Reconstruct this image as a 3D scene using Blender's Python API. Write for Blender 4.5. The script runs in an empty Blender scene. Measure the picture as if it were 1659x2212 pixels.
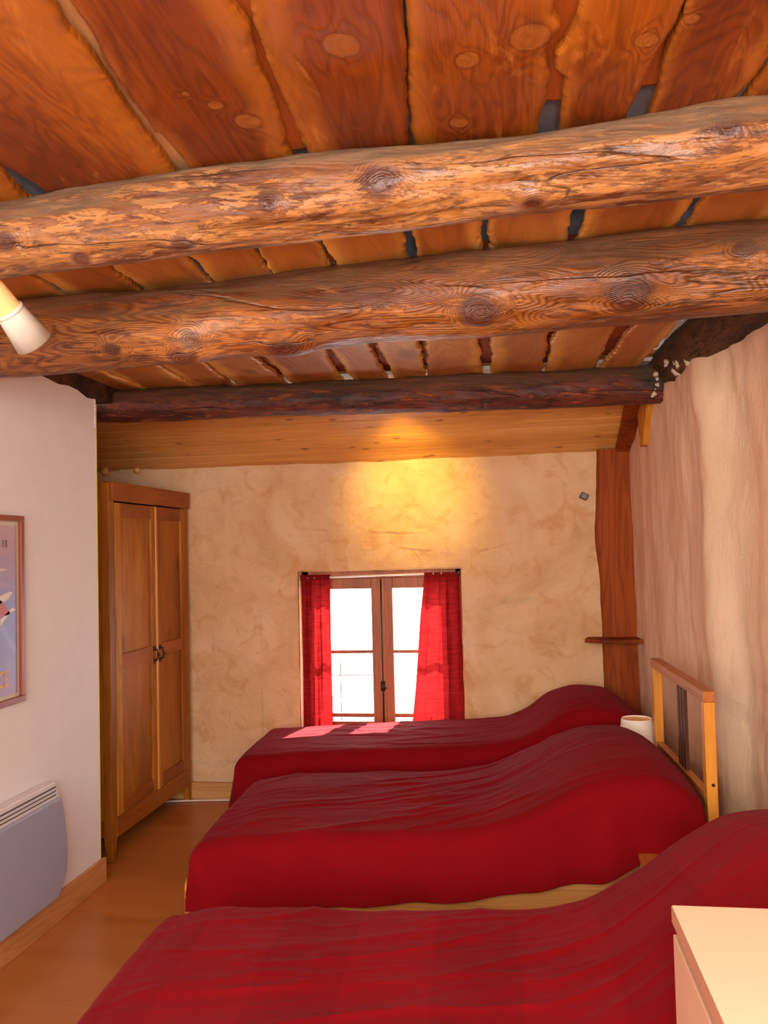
import bpy, bmesh, math, random
from mathutils import Vector, Matrix, noise
C = bpy.context.scene.collection
PI = math.pi
# ------------------------------------------------------------ camera
FPX, CX, CY, CAMH = 1850.0, 829.5, 1106.0, 1.57
def make_camera():
    d = Vector(((1105-CX)/FPX, -(1175-CY)/FPX, -1)).normalized()
    p = (1105-2000, 1175+2000*0.0244)
    e = Vector(((p[0]-CX)/FPX, -(p[1]-CY)/FPX, -1))
    u = d.cross(e).normalized()
    if u.y < 0: u = -u
    x = d.cross(u)
    m = Matrix((x, d, u)).to_4x4()
    m.translation = Vector((0, 0, CAMH))
    cd = bpy.data.cameras.new('camera'); co = bpy.data.objects.new('camera', cd); C.objects.link(co)
    cd.sensor_fit = 'HORIZONTAL'; cd.sensor_width = 36; cd.lens = 36*FPX/1659
    cd.clip_start = 0.02; cd.clip_end = 200
    co.matrix_world = m
    bpy.context.scene.camera = co
make_camera()
# ------------------------------------------------------------ world, lights, exposure
sc = bpy.context.scene
sc.view_settings.view_transform = 'Standard'; sc.view_settings.look = 'None'
sc.view_settings.gamma = 1; sc.view_settings.exposure = 0.85
w = bpy.data.worlds.new('world'); sc.world = w; w.use_nodes = True
bg = w.node_tree.nodes['Background']; bg.inputs[0].default_value = (0.93, 0.97, 1, 1); bg.inputs[1].default_value = 7.5
def light(name, kind, loc, energy, color, target=None, **kw):
    l = bpy.data.lights.new(name, kind); l.energy = energy; l.color = color
    for k, v in kw.items(): setattr(l, k, v)
    o = bpy.data.objects.new(name, l); C.objects.link(o); o.location = loc
    if target is not None:
        o.rotation_euler = (Vector(target)-Vector(loc)).to_track_quat('-Z', 'Y').to_euler()
    return o
light('sun', 'SUN', (0, 8, 6), 26.0, (1, 0.97, 0.92), target=(-0.20, 7.0, 5.05), angle=0.01)
light('camera_flash', 'POINT', (0.07, -0.02, 1.62), 17, (1, 0.90, 0.78), shadow_soft_size=0.02)
light('rear_fill_light', 'AREA', (-0.35, -1.05, 1.75), 92, (1.0, 0.95, 0.90), target=(-0.35, 4, 0.7), shape='RECTANGLE', size=2.2, size_y=1.1)  # broad ambient fill added behind the camera; no window is built there
light('wall_washer', 'SPOT', (-0.62, 4.48, 2.26), 34, (1, 0.68, 0.09), target=(-0.60, 5.3, 1.90), spot_size=1.15, spot_blend=1.0, shadow_soft_size=0.04)
light('spotlight_bulb', 'SPOT', (-1.197, 2.080, 2.106), 14, (1, 0.72, 0.42), target=(0.7, 3.6, 0.9), spot_size=2.2, spot_blend=0.9, shadow_soft_size=0.03)
# ------------------------------------------------------------ node helper
class NT:
    def __init__(s, name):
        s.m = bpy.data.materials.new(name); s.m.use_nodes = True
        s.t = s.m.node_tree; s.b = s.t.nodes['Principled BSDF']
    def n(s, t, **kw):
        nd = s.t.nodes.new(t)
        for k, v in kw.items():
            if k.startswith('_'): setattr(nd, k[1:], v)
        return nd
    def put(s, sock, v):
        if isinstance(v, bpy.types.NodeSocket): s.t.links.new(v, sock)
        elif isinstance(v, (tuple, list)) and len(v) == 3 and sock.type == 'RGBA': sock.default_value = (*v, 1)
        else: sock.default_value = v
    def math(s, op, a, b=0.0, c=None, clamp=False):
        nd = s.n('ShaderNodeMath', _operation=op, _use_clamp=clamp); s.put(nd.inputs[0], a); s.put(nd.inputs[1], b)
        if c is not None: s.put(nd.inputs[2], c)
        return nd.outputs[0]
    def vmul(s, a, v):
        nd = s.n('ShaderNodeVectorMath', _operation='MULTIPLY'); s.put(nd.inputs[0], a); nd.inputs[1].default_value = v; return nd.outputs[0]
    def vadd(s, a, b):
        nd = s.n('ShaderNodeVectorMath', _operation='ADD'); s.put(nd.inputs[0], a); s.put(nd.inputs[1], b); return nd.outputs[0]
    def noise(s, vec, scale, detail=4, dist=0.0, rough=0.55):
        nd = s.n('ShaderNodeTexNoise'); s.put(nd.inputs['Vector'], vec); nd.inputs['Scale'].default_value = scale
        nd.inputs['Detail'].default_value = detail; nd.inputs['Distortion'].default_value = dist; nd.inputs['Roughness'].default_value = rough
        return nd.outputs['Fac']
    def ramp(s, f, stops):
        nd = s.n('ShaderNodeValToRGB'); r = nd.color_ramp
        while len(r.elements) < len(stops): r.elements.new(0.5)
        for el, (p, c) in zip(r.elements, stops):
            el.position = p; el.color = (*c, 1) if isinstance(c, tuple) else (c, c, c, 1)
        s.put(nd.inputs[0], f); return nd.outputs[0]
    def rng(s, f, a, b, c=0.0, d=1.0):
        nd = s.n('ShaderNodeMapRange'); s.put(nd.inputs[0], f)
        for i, v in enumerate((a, b, c, d)): nd.inputs[i+1].default_value = v
        return nd.outputs[0]
    def mix(s, f, a, b, mode='MIX'):
        nd = s.n('ShaderNodeMix', _data_type='RGBA', _blend_type=mode)
        s.put(nd.inputs['Factor'], f); s.put(nd.inputs['A'], a); s.put(nd.inputs['B'], b); return nd.outputs['Result']
    def bump(s, h, strength, dist=0.01, prev=None):
        nd = s.n('ShaderNodeBump'); s.put(nd.inputs['Height'], h); nd.inputs['Strength'].default_value = strength; nd.inputs['Distance'].default_value = dist
        if prev is not None: s.put(nd.inputs['Normal'], prev)
        return nd.outputs[0]
    def obj(s, rnd=0.0):
        co = s.n('ShaderNodeTexCoord').outputs['Object']
        if rnd:
            r = s.n('ShaderNodeObjectInfo').outputs['Random']
            r2 = s.math('MULTIPLY', r, rnd)
            cb = s.n('ShaderNodeCombineXYZ')
            for i in range(3): s.put(cb.inputs[i], r2)
            co = s.vadd(co, cb.outputs[0])
        return co
    def attr(s, name):
        return s.n('ShaderNodeAttribute', _attribute_name=name)
    def fin(s, col=None, rough=0.5, normal=None, spec=None):
        if col is not None: s.put(s.b.inputs['Base Color'], col)
        s.put(s.b.inputs['Roughness'], rough)
        if normal is not None: s.put(s.b.inputs['Normal'], normal)
        if spec is not None: s.b.inputs['Specular IOR Level'].default_value = spec
        return s.m
def plain(name, col, rough=0.5, metal=0, spec=None, bumpy=0.0, var=0.06):
    t = NT(name); n = t.noise(t.obj(), 9, 5)
    c = t.mix(t.rng(n, .3, .7), tuple(v*(1-var) for v in col), tuple(min(1, v*(1+var)) for v in col))
    t.b.inputs['Metallic'].default_value = metal
    nm = t.bump(t.noise(t.obj(), 180, 3), bumpy) if bumpy else None
    return t.fin(c, rough, nm, spec)
def lin(r, g, b):
    f = lambda v: ((v/255+0.055)/1.055)**2.4 if v > 10 else v/255/12.92
    return (f(r), f(g), f(b))
AX = {'X': (0, 1, 2), 'Y': (1, 0, 2), 'Z': (2, 0, 1)}
def grainvec(t, co, axis, along, across):
    v = [across]*3; v[AX[axis][0]] = along
    return t.vmul(co, tuple(v))
def wood(name, axis, dark, mid, light_, rnd=40., ring=26., ringw=.45, rough=.45, knots=.0, kcol=None, spec=.4, fine=.25, bump=.25, mapc=(.33, .5, .68), along=.7, across=6., extra=None, kpaint=False):
    t = NT(name); co = t.obj(rnd)
    a = t.noise(grainvec(t, co, axis, along, across), 1, 3, .6)
    big = t.noise(grainvec(t, co, axis, along*.8, across*.55), 1, 2)
    base = t.ramp(big, [(mapc[0], dark), (mapc[1], mid), (mapc[2], light_)])
    kt = t.attr('knot').outputs['Fac']
    sn = t.math('SINE', t.math('ADD', t.math('MULTIPLY', a, ring*2*PI), t.math('MULTIPLY', kt, 16.)))
    sn = t.rng(sn, -1, 1)
    sn = t.math('POWER', sn, 2.2)
    fib = t.noise(grainvec(t, co, axis, 5, 150), 1, 4)
    ringc = t.mix(t.math('MULTIPLY', sn, ringw), base, t.mix(1, base, (.42, .34, .28), 'MULTIPLY'))
    col = t.mix(t.math('MULTIPLY', t.rng(fib, .35, .7), fine), ringc, t.mix(1, ringc, (.45, .38, .3), 'MULTIPLY'))
    h = t.math('ADD', t.math('MULTIPLY', sn, .5), fib)
    if knots:
        vo = t.n('ShaderNodeTexVoronoi'); t.put(vo.inputs['Vector'], grainvec(t, co, axis, 1.6, 3.2)); vo.inputs['Scale'].default_value = knots
        dd = vo.outputs['Distance']
        k = t.rng(dd, .05, .10, 1, 0); rim = t.math('MULTIPLY', t.rng(dd, .06, .085), t.rng(dd, .085, .16, 1, 0))
        kc = kcol or (dark[0]*.5, dark[1]*.4, dark[2]*.4)
        col = t.mix(t.math('MULTIPLY', rim, .75), col, t.mix(1, col, (.35, .25, .2), 'MULTIPLY'))
        col = t.mix(t.math('MULTIPLY', k, .85), col, kc)
    if extra: col = extra(t, co, col)
    if kpaint:
        kn = t.noise(t.vmul(co, (22, 22, 22)), 1, 7)
        kv = t.math('ADD', kt, t.math('MULTIPLY', t.math('SUBTRACT', kn, .5), .30))
        col = t.mix(t.math('MULTIPLY', t.rng(kv, .40, .56), t.rng(kv, .56, .62, .5, 0)), col, lin(84, 36, 10))
        kc_ = t.mix(t.rng(t.math('SINE', t.math('MULTIPLY', kv, 60)), -1, 1, 0, .25), lin(150, 88, 34), lin(122, 66, 24))
        col = t.mix(t.math('MULTIPLY', t.rng(kv, .57, .61), .62), col, kc_)
    nm = t.bump(h, bump, .004)
    return t.fin(col, rough, nm, spec)
# ------------------------------------------------------------ mesh helpers
def link(name, me, mat, parent=None, kind=None):
    o = bpy.data.objects.new(name, me); C.objects.link(o)
    if mat: me.materials.append(mat)
    if parent: o.parent = parent
    if kind: o['kind'] = kind
    return o
def tag(o, label, cat, group=None):
    o['label'] = label; o['category'] = cat
    if group: o['group'] = group
    return o
def empty(name, loc=(0, 0, 0), rz=0):
    o = bpy.data.objects.new(name, None); C.objects.link(o); o.location = loc; o.rotation_euler = (0, 0, rz); o.empty_display_size = .1
    return o
def shade(me):
    for p in me.polygons: p.use_smooth = True
def fin_bm(bm, name, mat, parent=None, smooth=False, bevel=0, kind=None, seg=2):
    bmesh.ops.recalc_face_normals(bm, faces=bm.faces)
    me = bpy.data.meshes.new(name); bm.to_mesh(me); bm.free()
    if smooth: shade(me)
    o = link(name, me, mat, parent, kind)
    if bevel:
        md = o.modifiers.new('bevel', 'BEVEL'); md.width = bevel; md.segments = seg; md.limit_method = 'ANGLE'; md.angle_limit = .6
    return o
def add_box(bm, a, b, mat4=None):
    x0, y0, z0 = a; x1, y1, z1 = b
    vs = [bm.verts.new(v) for v in ((x0, y0, z0), (x1, y0, z0), (x1, y1, z0), (x0, y1, z0), (x0, y0, z1), (x1, y0, z1), (x1, y1, z1), (x0, y1, z1))]
    if mat4 is not None:
        for v in vs: v.co = mat4 @ v.co
    for f in ((0, 3, 2, 1), (4, 5, 6, 7), (0, 1, 5, 4), (1, 2, 6, 5), (2, 3, 7, 6), (3, 0, 4, 7)): bm.faces.new([vs[i] for i in f])
    return vs
def box(name, a, b, mat, parent=None, bevel=.002, kind=None):
    bm = bmesh.new(); add_box(bm, a, b); return fin_bm(bm, name, mat, parent, bevel=bevel, kind=kind)
def prism(bm, pts, off):
    off = Vector(off); a = [bm.verts.new(p) for p in pts]; b = [bm.verts.new(Vector(p)+off) for p in pts]
    bm.faces.new(a); bm.faces.new(b[::-1]); n = len(a)
    for i in range(n): bm.faces.new((a[i], b[i], b[(i+1) % n], a[(i+1) % n]))
def tube(bm, pts, r, seg=10, closed=True):
    pts = [Vector(p) for p in pts]; rings = []
    for i, p in enumerate(pts):
        d = (pts[min(i+1, len(pts)-1)]-pts[max(i-1, 0)]).normalized()
        u = d.orthogonal().normalized() if i == 0 else (rings_u - d*rings_u.dot(d)).normalized()
        rings_u = u; v = d.cross(u)
        rr = r[i] if isinstance(r, (list, tuple)) else r
        rings.append([bm.verts.new(p+(u*math.cos(2*PI*k/seg)+v*math.sin(2*PI*k/seg))*rr) for k in range(seg)])
    for a, b in zip(rings, rings[1:]):
        for k in range(seg): bm.faces.new((a[k], a[(k+1) % seg], b[(k+1) % seg], b[k]))
    if closed: bm.faces.new(rings[0][::-1]); bm.faces.new(rings[-1])
def grid_mesh(name, nu, nv, fn, keep=None, uvfn=None):
    vs = [fn(i/nu, j/nv) for j in range(nv+1) for i in range(nu+1)]
    fs = []
    for j in range(nv):
        for i in range(nu):
            if keep is None or keep(i, j):
                k = j*(nu+1)+i; fs.append((k, k+1, k+nu+2, k+nu+1))
    me = bpy.data.meshes.new(name); me.from_pydata([tuple(v) for v in vs], [], fs)
    if uvfn:
        uv = me.uv_layers.new(name='UVMap')
        for p in me.polygons:
            for li, vi in zip(p.loop_indices, p.vertices):
                uv.data[li].uv = uvfn((vi % (nu+1))/nu, (vi//(nu+1))/nv)
    shade(me); me.update(); return me
def lerpt(t, x):
    if x <= t[0][0]: return t[0][1]
    for (a, b), (c, d) in zip(t, t[1:]):
        if x <= c: return b+(d-b)*(x-a)/(c-a)
    return t[-1][1]
def smootht(t, x):
    if x <= t[0][0]: return t[0][1]
    if x >= t[-1][0]: return t[-1][1]
    n = len(t)
    sl = [(t[k+1][1]-t[k][1])/(t[k+1][0]-t[k][0]) for k in range(n-1)]
    for k in range(n-1):
        if x <= t[k+1][0]:
            h = t[k+1][0]-t[k][0]; u = (x-t[k][0])/h
            def tan(q):
                if q == 0: return sl[0]
                if q == n-1: return sl[-1]
                a, b = sl[q-1], sl[q]
                return 0 if a*b <= 0 else 2*a*b/(a+b)
            m0, m1 = tan(k), tan(k+1)
            return (2*u**3-3*u*u+1)*t[k][1]+(u**3-2*u*u+u)*h*m0+(-2*u**3+3*u*u)*t[k+1][1]+(u**3-u*u)*h*m1
def N(x, y, z=0, oct=4): return noise.fractal(Vector((x, y, z)), 1.0, 2.0, oct)

# ------------------------------------------------------------ materials
def plaster(name, c1, c2, c3, blot, bumpv=.35, streak=None, stainamt=.6, extra=None):
    t = NT(name); co = t.obj()
    v = co if streak is None else t.vmul(co, streak)
    n1 = t.noise(v, 2.2, 6, .8, .6)
    col = t.ramp(n1, [(.3, c1), (.5, c2), (.7, c3)])
    n2 = t.noise(v, 5.5, 7, 1.2, .65)
    col = t.mix(t.math('MULTIPLY', t.rng(n2, .52, .66), stainamt), col, blot)
    n3 = t.noise(t.vmul(v, (1, 1, 2.2)), 3.1, 8, .5, .7)
    col = t.mix(t.math('MULTIPLY', t.rng(n3, .60, .72), .35), col, (.22, .18, .17))
    if extra: col = extra(t, co, col)
    b = t.bump(t.noise(v, 9, 8, .6, .65), bumpv, .03)
    b = t.bump(t.noise(co, 90, 4), .15, .004, b)
    return t.fin(col, .85, b, .2)
M = {}
M['far'] = plaster('ochre_lime_plaster', lin(206, 160, 116), lin(220, 178, 134), lin(226, 190, 154), lin(200, 142, 80), .6)
def cream_lit_band(t, co, col):  # paler cream painted along the wall kink, standing in for its brighter lit face
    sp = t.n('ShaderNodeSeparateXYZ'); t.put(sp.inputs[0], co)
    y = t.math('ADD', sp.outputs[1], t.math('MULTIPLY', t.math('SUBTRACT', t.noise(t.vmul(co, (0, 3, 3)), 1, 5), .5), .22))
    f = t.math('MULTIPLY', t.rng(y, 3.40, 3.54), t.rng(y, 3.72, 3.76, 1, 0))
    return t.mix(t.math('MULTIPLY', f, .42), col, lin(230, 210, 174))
M['right'] = plaster('pink_lime_plaster', lin(212, 168, 136), lin(219, 178, 147), lin(226, 190, 162), lin(212, 156, 116), .3, (1.6, 1.6, .7), .35, cream_lit_band)
M['white'] = plain('white_painted_plaster', lin(230, 224, 220), .8, var=.02)
M['bead'] = plain('cream_corner_bead', lin(200, 185, 110), .6)
M['grey'] = plain('grey_roofing_felt', lin(150, 148, 160), .9, bumpy=.4, var=.3)
M['darkgap'] = plain('dark_dusty_felt', lin(52, 38, 32), .9, bumpy=.4, var=.3)

def plankx_pale(t, co, col): return plankx(t, co, col, lin(228, 168, 84), .9, .35)
def plankx(t, co, col, ec=lin(166, 96, 28), ea=.6, dk=.55):
    r = t.n('ShaderNodeObjectInfo').outputs['Random']
    a = t.math('ABSOLUTE', t.math('ADD', t.attr('edge').outputs['Fac'], t.math('MULTIPLY', t.math('SUBTRACT', r, .5), .55)))
    n = t.noise(grainvec(t, co, 'Y', 2.0, 7), 1, 4)
    e = t.rng(t.math('ADD', a, t.math('MULTIPLY', t.math('SUBTRACT', n, .5), .9)), .66, .98)
    col = t.mix(t.math('MULTIPLY', e, ea), col, ec)
    bl = t.noise(grainvec(t, co, 'Y', 2.2, 9), 1, 8, .8, .68)
    col = t.mix(t.math('MULTIPLY', t.rng(bl, .54, .66), dk), col, t.mix(1, col, (.45, .30, .18), 'MULTIPLY'))
    bl2 = t.noise(grainvec(t, t.vadd(co, (5, 5, 5)), 'Y', 3.5, 12), 1, 8, 1.0, .7)
    return t.mix(t.math('MULTIPLY', t.rng(bl2, .60, .70), .5), col, lin(188, 118, 52))
M['plank_a'] = wood('orange_stained_larch', 'Y', lin(92, 34, 6), lin(126, 56, 8), lin(158, 82, 14), ring=18, ringw=.4, rough=.42, extra=plankx, kpaint=True, across=4.5, along=.9, fine=.5, bump=.35, spec=.28)
M['plank_b'] = wood('honey_brown_larch', 'Y', lin(168, 98, 44), lin(190, 120, 56), lin(208, 142, 74), ring=9, ringw=.22, rough=.35, knots=.8, extra=plankx_pale, across=4, along=.8, fine=.15)
M['backing'] = wood('plain_orange_board', 'Y', lin(160, 76, 22), lin(172, 84, 26), lin(182, 94, 32), ring=8, ringw=.1, rough=.5)
M['backing_tan'] = wood('dusty_tan_board', 'Y', lin(176, 124, 72), lin(190, 136, 82), lin(198, 146, 92), ring=8, ringw=.1, rough=.7)
M['pine_clad'] = wood('varnished_pine_cladding', 'X', lin(212, 144, 70), lin(226, 160, 82), lin(236, 174, 96), ring=10, ringw=.22, rough=.35, knots=3.0, kcol=lin(120, 62, 22), across=9, along=.5, rnd=40)
M['ward'] = wood('waxed_pine_wardrobe', 'Z', lin(146, 82, 14), lin(176, 106, 22), lin(196, 130, 36), ring=9, ringw=.3, rough=.45, spec=.25, fine=.45, knots=1.1, kcol=lin(96, 48, 16), across=5, along=.8)
M['ward_h'] = wood('waxed_pine_rail', 'Y', lin(140, 70, 14), lin(158, 84, 18), lin(176, 102, 26), ring=9, ringw=.3, rough=.45, spec=.25, fine=.45, across=5, along=.8)
M['bedpine'] = wood('lacquered_pine', 'Z', lin(196, 122, 36), lin(212, 138, 44), lin(222, 152, 60), ring=8, ringw=.2, rough=.35, knots=1.5, kcol=lin(130, 60, 20), across=8)
M['bedpine_y'] = wood('lacquered_pine_rail', 'Y', lin(176, 100, 40), lin(192, 116, 50), lin(204, 130, 62), ring=8, ringw=.2, rough=.35, knots=1.2, kcol=lin(120, 58, 22), across=8)
M['bedpine_x'] = wood('lacquered_pine_side', 'X', lin(196, 132, 62), lin(210, 148, 76), lin(220, 160, 90), ring=8, ringw=.2, rough=.4, across=8)
M['slat'] = plain('dark_brown_slat', lin(70, 32, 14), .35)
M['post'] = wood('red_brown_timber', 'Z', lin(108, 44, 12), lin(142, 62, 16), lin(164, 78, 22), ring=9, ringw=.45, rough=.65, spec=.15, knots=.5, across=5, along=.5)
M['winwood'] = wood('window_brown_wood', 'Z', lin(150, 88, 52), lin(170, 102, 62), lin(184, 116, 74), ring=8, ringw=.3, rough=.5, across=10)
M['base'] = wood('pine_skirting', 'Y', lin(196, 132, 72), lin(208, 144, 84), lin(216, 154, 96), ring=9, ringw=.25, rough=.5, knots=.8, across=8, rnd=40)
M['base_x'] = wood('pine_skirting_rear', 'X', lin(200, 142, 82), lin(214, 156, 92), lin(222, 166, 104), ring=9, ringw=.2, rough=.5, across=8)
M['iron'] = plain('dark_wrought_iron', lin(60, 42, 30), .5, .6)
M['cream'] = plain('cream_laminate', lin(236, 206, 170), .35, var=.015)
M['cream_shaded'] = plain('shaded_cream_laminate', lin(200, 158, 128), .4, var=.015)  # darker copy of the cream laminate: shade painted into the chest front and body
M['slabedge'] = plain('shaded_slab_edge', lin(178, 128, 100), .45, var=.03)  # shade on the front edge of the chest top, painted as a darker beige
M['silver'] = plain('satin_silver', lin(222, 220, 205), .3, .2, var=.01)
M['bulb'] = plain('peach_frosted_glass', lin(250, 196, 130), .3, var=.01)
M['heater'] = plain('heater_enamel', lin(158, 160, 176), .45, bumpy=.2, var=.01)
M['heaterw'] = plain('white_enamel', lin(222, 214, 212), .45, var=.01)
M['slot'] = plain('dark_slot', lin(70, 62, 62), .7)
M['frame'] = plain('red_brown_frame', lin(140, 66, 46), .4)
M['mat'] = plain('ivory_mount', lin(205, 198, 175), .8, var=.01)
M['cable'] = plain('white_cable', lin(225, 205, 190), .5)
M['shade'] = plain('white_lampshade', lin(236, 222, 204), .7, var=.01)
M['plastic'] = plain('white_ceramic', lin(225, 220, 215), .4, var=.01)
M['floor'] = None
def floor_mat():
    t = NT('beech_laminate'); co = t.obj()
    br = t.n('ShaderNodeTexBrick'); t.put(br.inputs['Vector'], co); br.offset = .37
    for k, v in dict(Scale=1.0).items(): br.inputs[k].default_value = v
    br.inputs['Brick Width'].default_value = 1.28; br.inputs['Row Height'].default_value = .19
    br.inputs['Mortar Size'].default_value = .0012; br.inputs['Mortar Smooth'].default_value = .3
    br.inputs['Color1'].default_value = (.2, .2, .2, 1); br.inputs['Color2'].default_value = (.8, .8, .8, 1); br.inputs['Mortar'].default_value = (0, 0, 0, 1)
    n = t.noise(t.vmul(co, (2.0, 30, 1)), 1, 5)
    n2 = t.noise(t.vmul(co, (1.5, 8, 1)), 1, 3)
    c = t.ramp(n2, [(.3, lin(172, 100, 40)), (.7, lin(188, 116, 52))])
    c = t.mix(t.math('MULTIPLY', n, .25), c, lin(150, 82, 32))
    c = t.mix(.06, c, br.outputs['Color'], 'OVERLAY')
    c = t.mix(t.math('MULTIPLY', br.outputs['Fac'], .3), c, lin(96, 48, 20))
    r = t.rng(n2, .3, .7, .28, .38)
    return t.fin(c, r, t.bump(n, .04, .002), .5)
M['floor'] = floor_mat()
def cloth_mat(name, dark, light_, bands=.0):
    t = NT(name); uv = t.n('ShaderNodeUVMap').outputs[0]
    n = t.noise(uv, 3, 4)
    c = t.mix(t.rng(n, .3, .7), dark, light_)
    if bands:
        sp = t.n('ShaderNodeSeparateXYZ'); t.put(sp.inputs[0], uv)
        f = t.math('FRACT', t.math('MULTIPLY', sp.outputs[0], 2.6))
        band = t.math('MULTIPLY', t.rng(f, .0, .02), t.rng(f, .50, .52, 1, 0))
        c = t.mix(t.math('MULTIPLY', band, bands), c, t.mix(1, c, (.72, .6, .6), 'MULTIPLY'))
    wv = t.n('ShaderNodeTexWave', _wave_type='BANDS', _bands_direction='X'); t.put(wv.inputs['Vector'], uv); wv.inputs['Scale'].default_value = 130
    wv2 = t.n('ShaderNodeTexWave', _wave_type='BANDS', _bands_direction='Y'); t.put(wv2.inputs['Vector'], uv); wv2.inputs['Scale'].default_value = 130
    h = t.math('ADD', wv.outputs['Fac'], wv2.outputs['Fac'])
    wr = t.noise(t.vmul(uv, (2.2, 9, 1)), 1, 3, 1.0)
    b = t.bump(wr, .12, .02); b = t.bump(h, .12, .001, b)
    t.b.inputs['Sheen Weight'].default_value = .05; t.b.inputs['Sheen Roughness'].default_value = .45
    t.b.inputs['Sheen Tint'].default_value = (1, .35, .4, 1)
    return t.fin(c, .95, b, .06)
M['red'] = cloth_mat('red_cotton_bedspread', lin(108, 7, 14), lin(122, 9, 17))
M['red_band'] = cloth_mat('banded_red_bedspread', lin(116, 7, 15), lin(128, 10, 18), .4)
def curtain_mat():
    t = NT('red_curtain_voile'); uv = t.n('ShaderNodeUVMap').outputs[0]
    n = t.noise(t.vmul(uv, (8, 60, 1)), 1, 4)
    c = t.mix(t.rng(n, .3, .7), lin(116, 16, 18), lin(150, 28, 28))
    tr = t.n('ShaderNodeBsdfTranslucent'); t.put(tr.inputs[0], t.mix(.0, c, c))
    ms = t.n('ShaderNodeMixShader'); ms.inputs[0].default_value = .32
    t.fin(c, .9, t.bump(n, .2, .002), .1)
    t.t.links.new(t.b.outputs[0], ms.inputs[1]); t.t.links.new(tr.outputs[0], ms.inputs[2])
    t.t.links.new(ms.outputs[0], t.t.nodes['Material Output'].inputs[0])
    return t.m
M['curtain'] = curtain_mat()
def glass_mat():
    t = NT('window_glass')
    tr = t.n('ShaderNodeBsdfTransparent'); gl = t.n('ShaderNodeBsdfGlossy'); gl.inputs['Roughness'].default_value = .02
    ms = t.n('ShaderNodeMixShader'); ms.inputs[0].default_value = .05
    t.t.links.new(tr.outputs[0], ms.inputs[1]); t.t.links.new(gl.outputs[0], ms.inputs[2]); t.t.links.new(ms.outputs[0], t.t.nodes['Material Output'].inputs[0])
    return t.m
M['glass'] = glass_mat()
def log_mat(name, dark, mid, light_, peel, dusty, peelamt=.75, grain=.5, spec=.5, rough=.4, lo=.5, hi=.58, gf=260., chip=(7, 34, 34)):
    t = NT(name); co = t.obj()
    mp = t.n('ShaderNodeMapping'); t.put(mp.inputs[0], co); mp.inputs['Rotation'].default_value = (0, -.10, .06)
    rc = mp.outputs[0]
    a = t.noise(t.vmul(rc, (.8, 5, 5)), 1, 2, .3)
    big = t.noise(t.vmul(rc, (1.8, 8, 8)), 1, 6, .3, .62)
    fineN = t.noise(t.vmul(rc, (12, 110, 110)), 1, 5, .2, .7)
    fineB = t.noise(t.vmul(rc, (30, 60, 60)), 1, 5, .2, .7)
    col = t.ramp(big, [(.38, dark), (.5, mid), (.62, light_)])
    kk = t.attr('knot').outputs['Fac']
    kw = t.noise(t.vmul(co, (9, 14, 14)), 1, 5)
    k = t.math('ADD', kk, t.math('MULTIPLY', t.math('SUBTRACT', kw, .5), t.math('MULTIPLY', t.rng(kk, 0, .3), .9)))
    sn = t.math('POWER', t.rng(t.math('SINE', t.math('ADD', t.math('MULTIPLY', a, gf), t.math('MULTIPLY', kk, 46.))), -1, 1), 1.6)
    gm = t.math('MULTIPLY', sn, t.rng(t.noise(t.vmul(rc, (2, 9, 9)), 1, 4), .35, .6, .25, 1))
    col = t.mix(t.math('MULTIPLY', gm, grain), col, t.mix(1, col, (.30, .20, .15), 'MULTIPLY'))
    # chips left by peeling the bark : small ragged islands, light and dark
    p = t.noise(t.vmul(rc, chip), 1, 8, .35, .68)
    p2 = t.noise(t.vmul(rc, (1.6, 6, 6)), 1, 3)
    pm = t.math('MULTIPLY', t.rng(p, lo, hi), t.rng(p2, .36, .5))
    col = t.mix(t.math('MULTIPLY', pm, peelamt), col, peel)
    q = t.noise(t.vmul(t.vadd(rc, (9, 4, 2)), tuple(v*1.3 for v in chip)), 1, 8, .5, .7)
    col = t.mix(t.math('MULTIPLY', t.rng(q, .54, .58), .7), col, (dark[0]*.45, dark[1]*.38, dark[2]*.4))
    col = t.mix(t.math('MULTIPLY', t.rng(fineN, .4, .65), .45), col, t.mix(1, col, (.5, .42, .36), 'MULTIPLY'))
    cr = t.noise(t.vmul(t.vadd(rc, (3, 1, 7)), (.35, 5, 5)), 1, 5, .2, .4)
    cm = t.math('MULTIPLY', t.rng(t.math('ABSOLUTE', t.math('SUBTRACT', cr, .5)), 0, .005, 1, 0), t.rng(p2, .40, .5))
    col = t.mix(t.math('MULTIPLY', cm, .75), col, (dark[0]*.2, dark[1]*.22, dark[2]*.3))
    kc = t.mix(t.rng(t.math('SINE', t.math('MULTIPLY', k, 46.)), -1, 1, 0, .6), lin(52, 20, 12), lin(100, 48, 24))
    col = t.mix(t.math('MULTIPLY', t.rng(k, .34, .62), .9), col, kc)
    g = t.n('ShaderNodeNewGeometry'); sp = t.n('ShaderNodeSeparateXYZ'); t.put(sp.inputs[0], g.outputs['Normal'])
    dn = t.noise(t.vmul(co, (3, 20, 20)), 1, 7)
    df = t.rng(t.math('ADD', sp.outputs[2], t.math('MULTIPLY', t.math('SUBTRACT', dn, .5), .9)), .10, .6)
    col = t.mix(t.math('MULTIPLY', df, dusty), col, lin(122, 98, 76))
    h = t.math('ADD', t.math('ADD', t.math('MULTIPLY', gm, -.35*grain), t.math('MULTIPLY', pm, .5)), t.math('MULTIPLY', cm, -1.5))
    b = t.bump(h, .6, .005); b = t.bump(t.math('ADD', fineN, fineB), .45, .004, b)
    rn = t.rng(p, .35, .65, rough-.08, rough+.22)
    return t.fin(col, rn, b, spec)
M['log1'] = log_mat('peeled_larch_log', lin(92, 48, 26), lin(128, 76, 38), lin(152, 98, 46), lin(178, 118, 56), .8, .7, .35, lo=.50, hi=.53, chip=(8, 46, 46), spec=.6, rough=.36)
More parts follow.
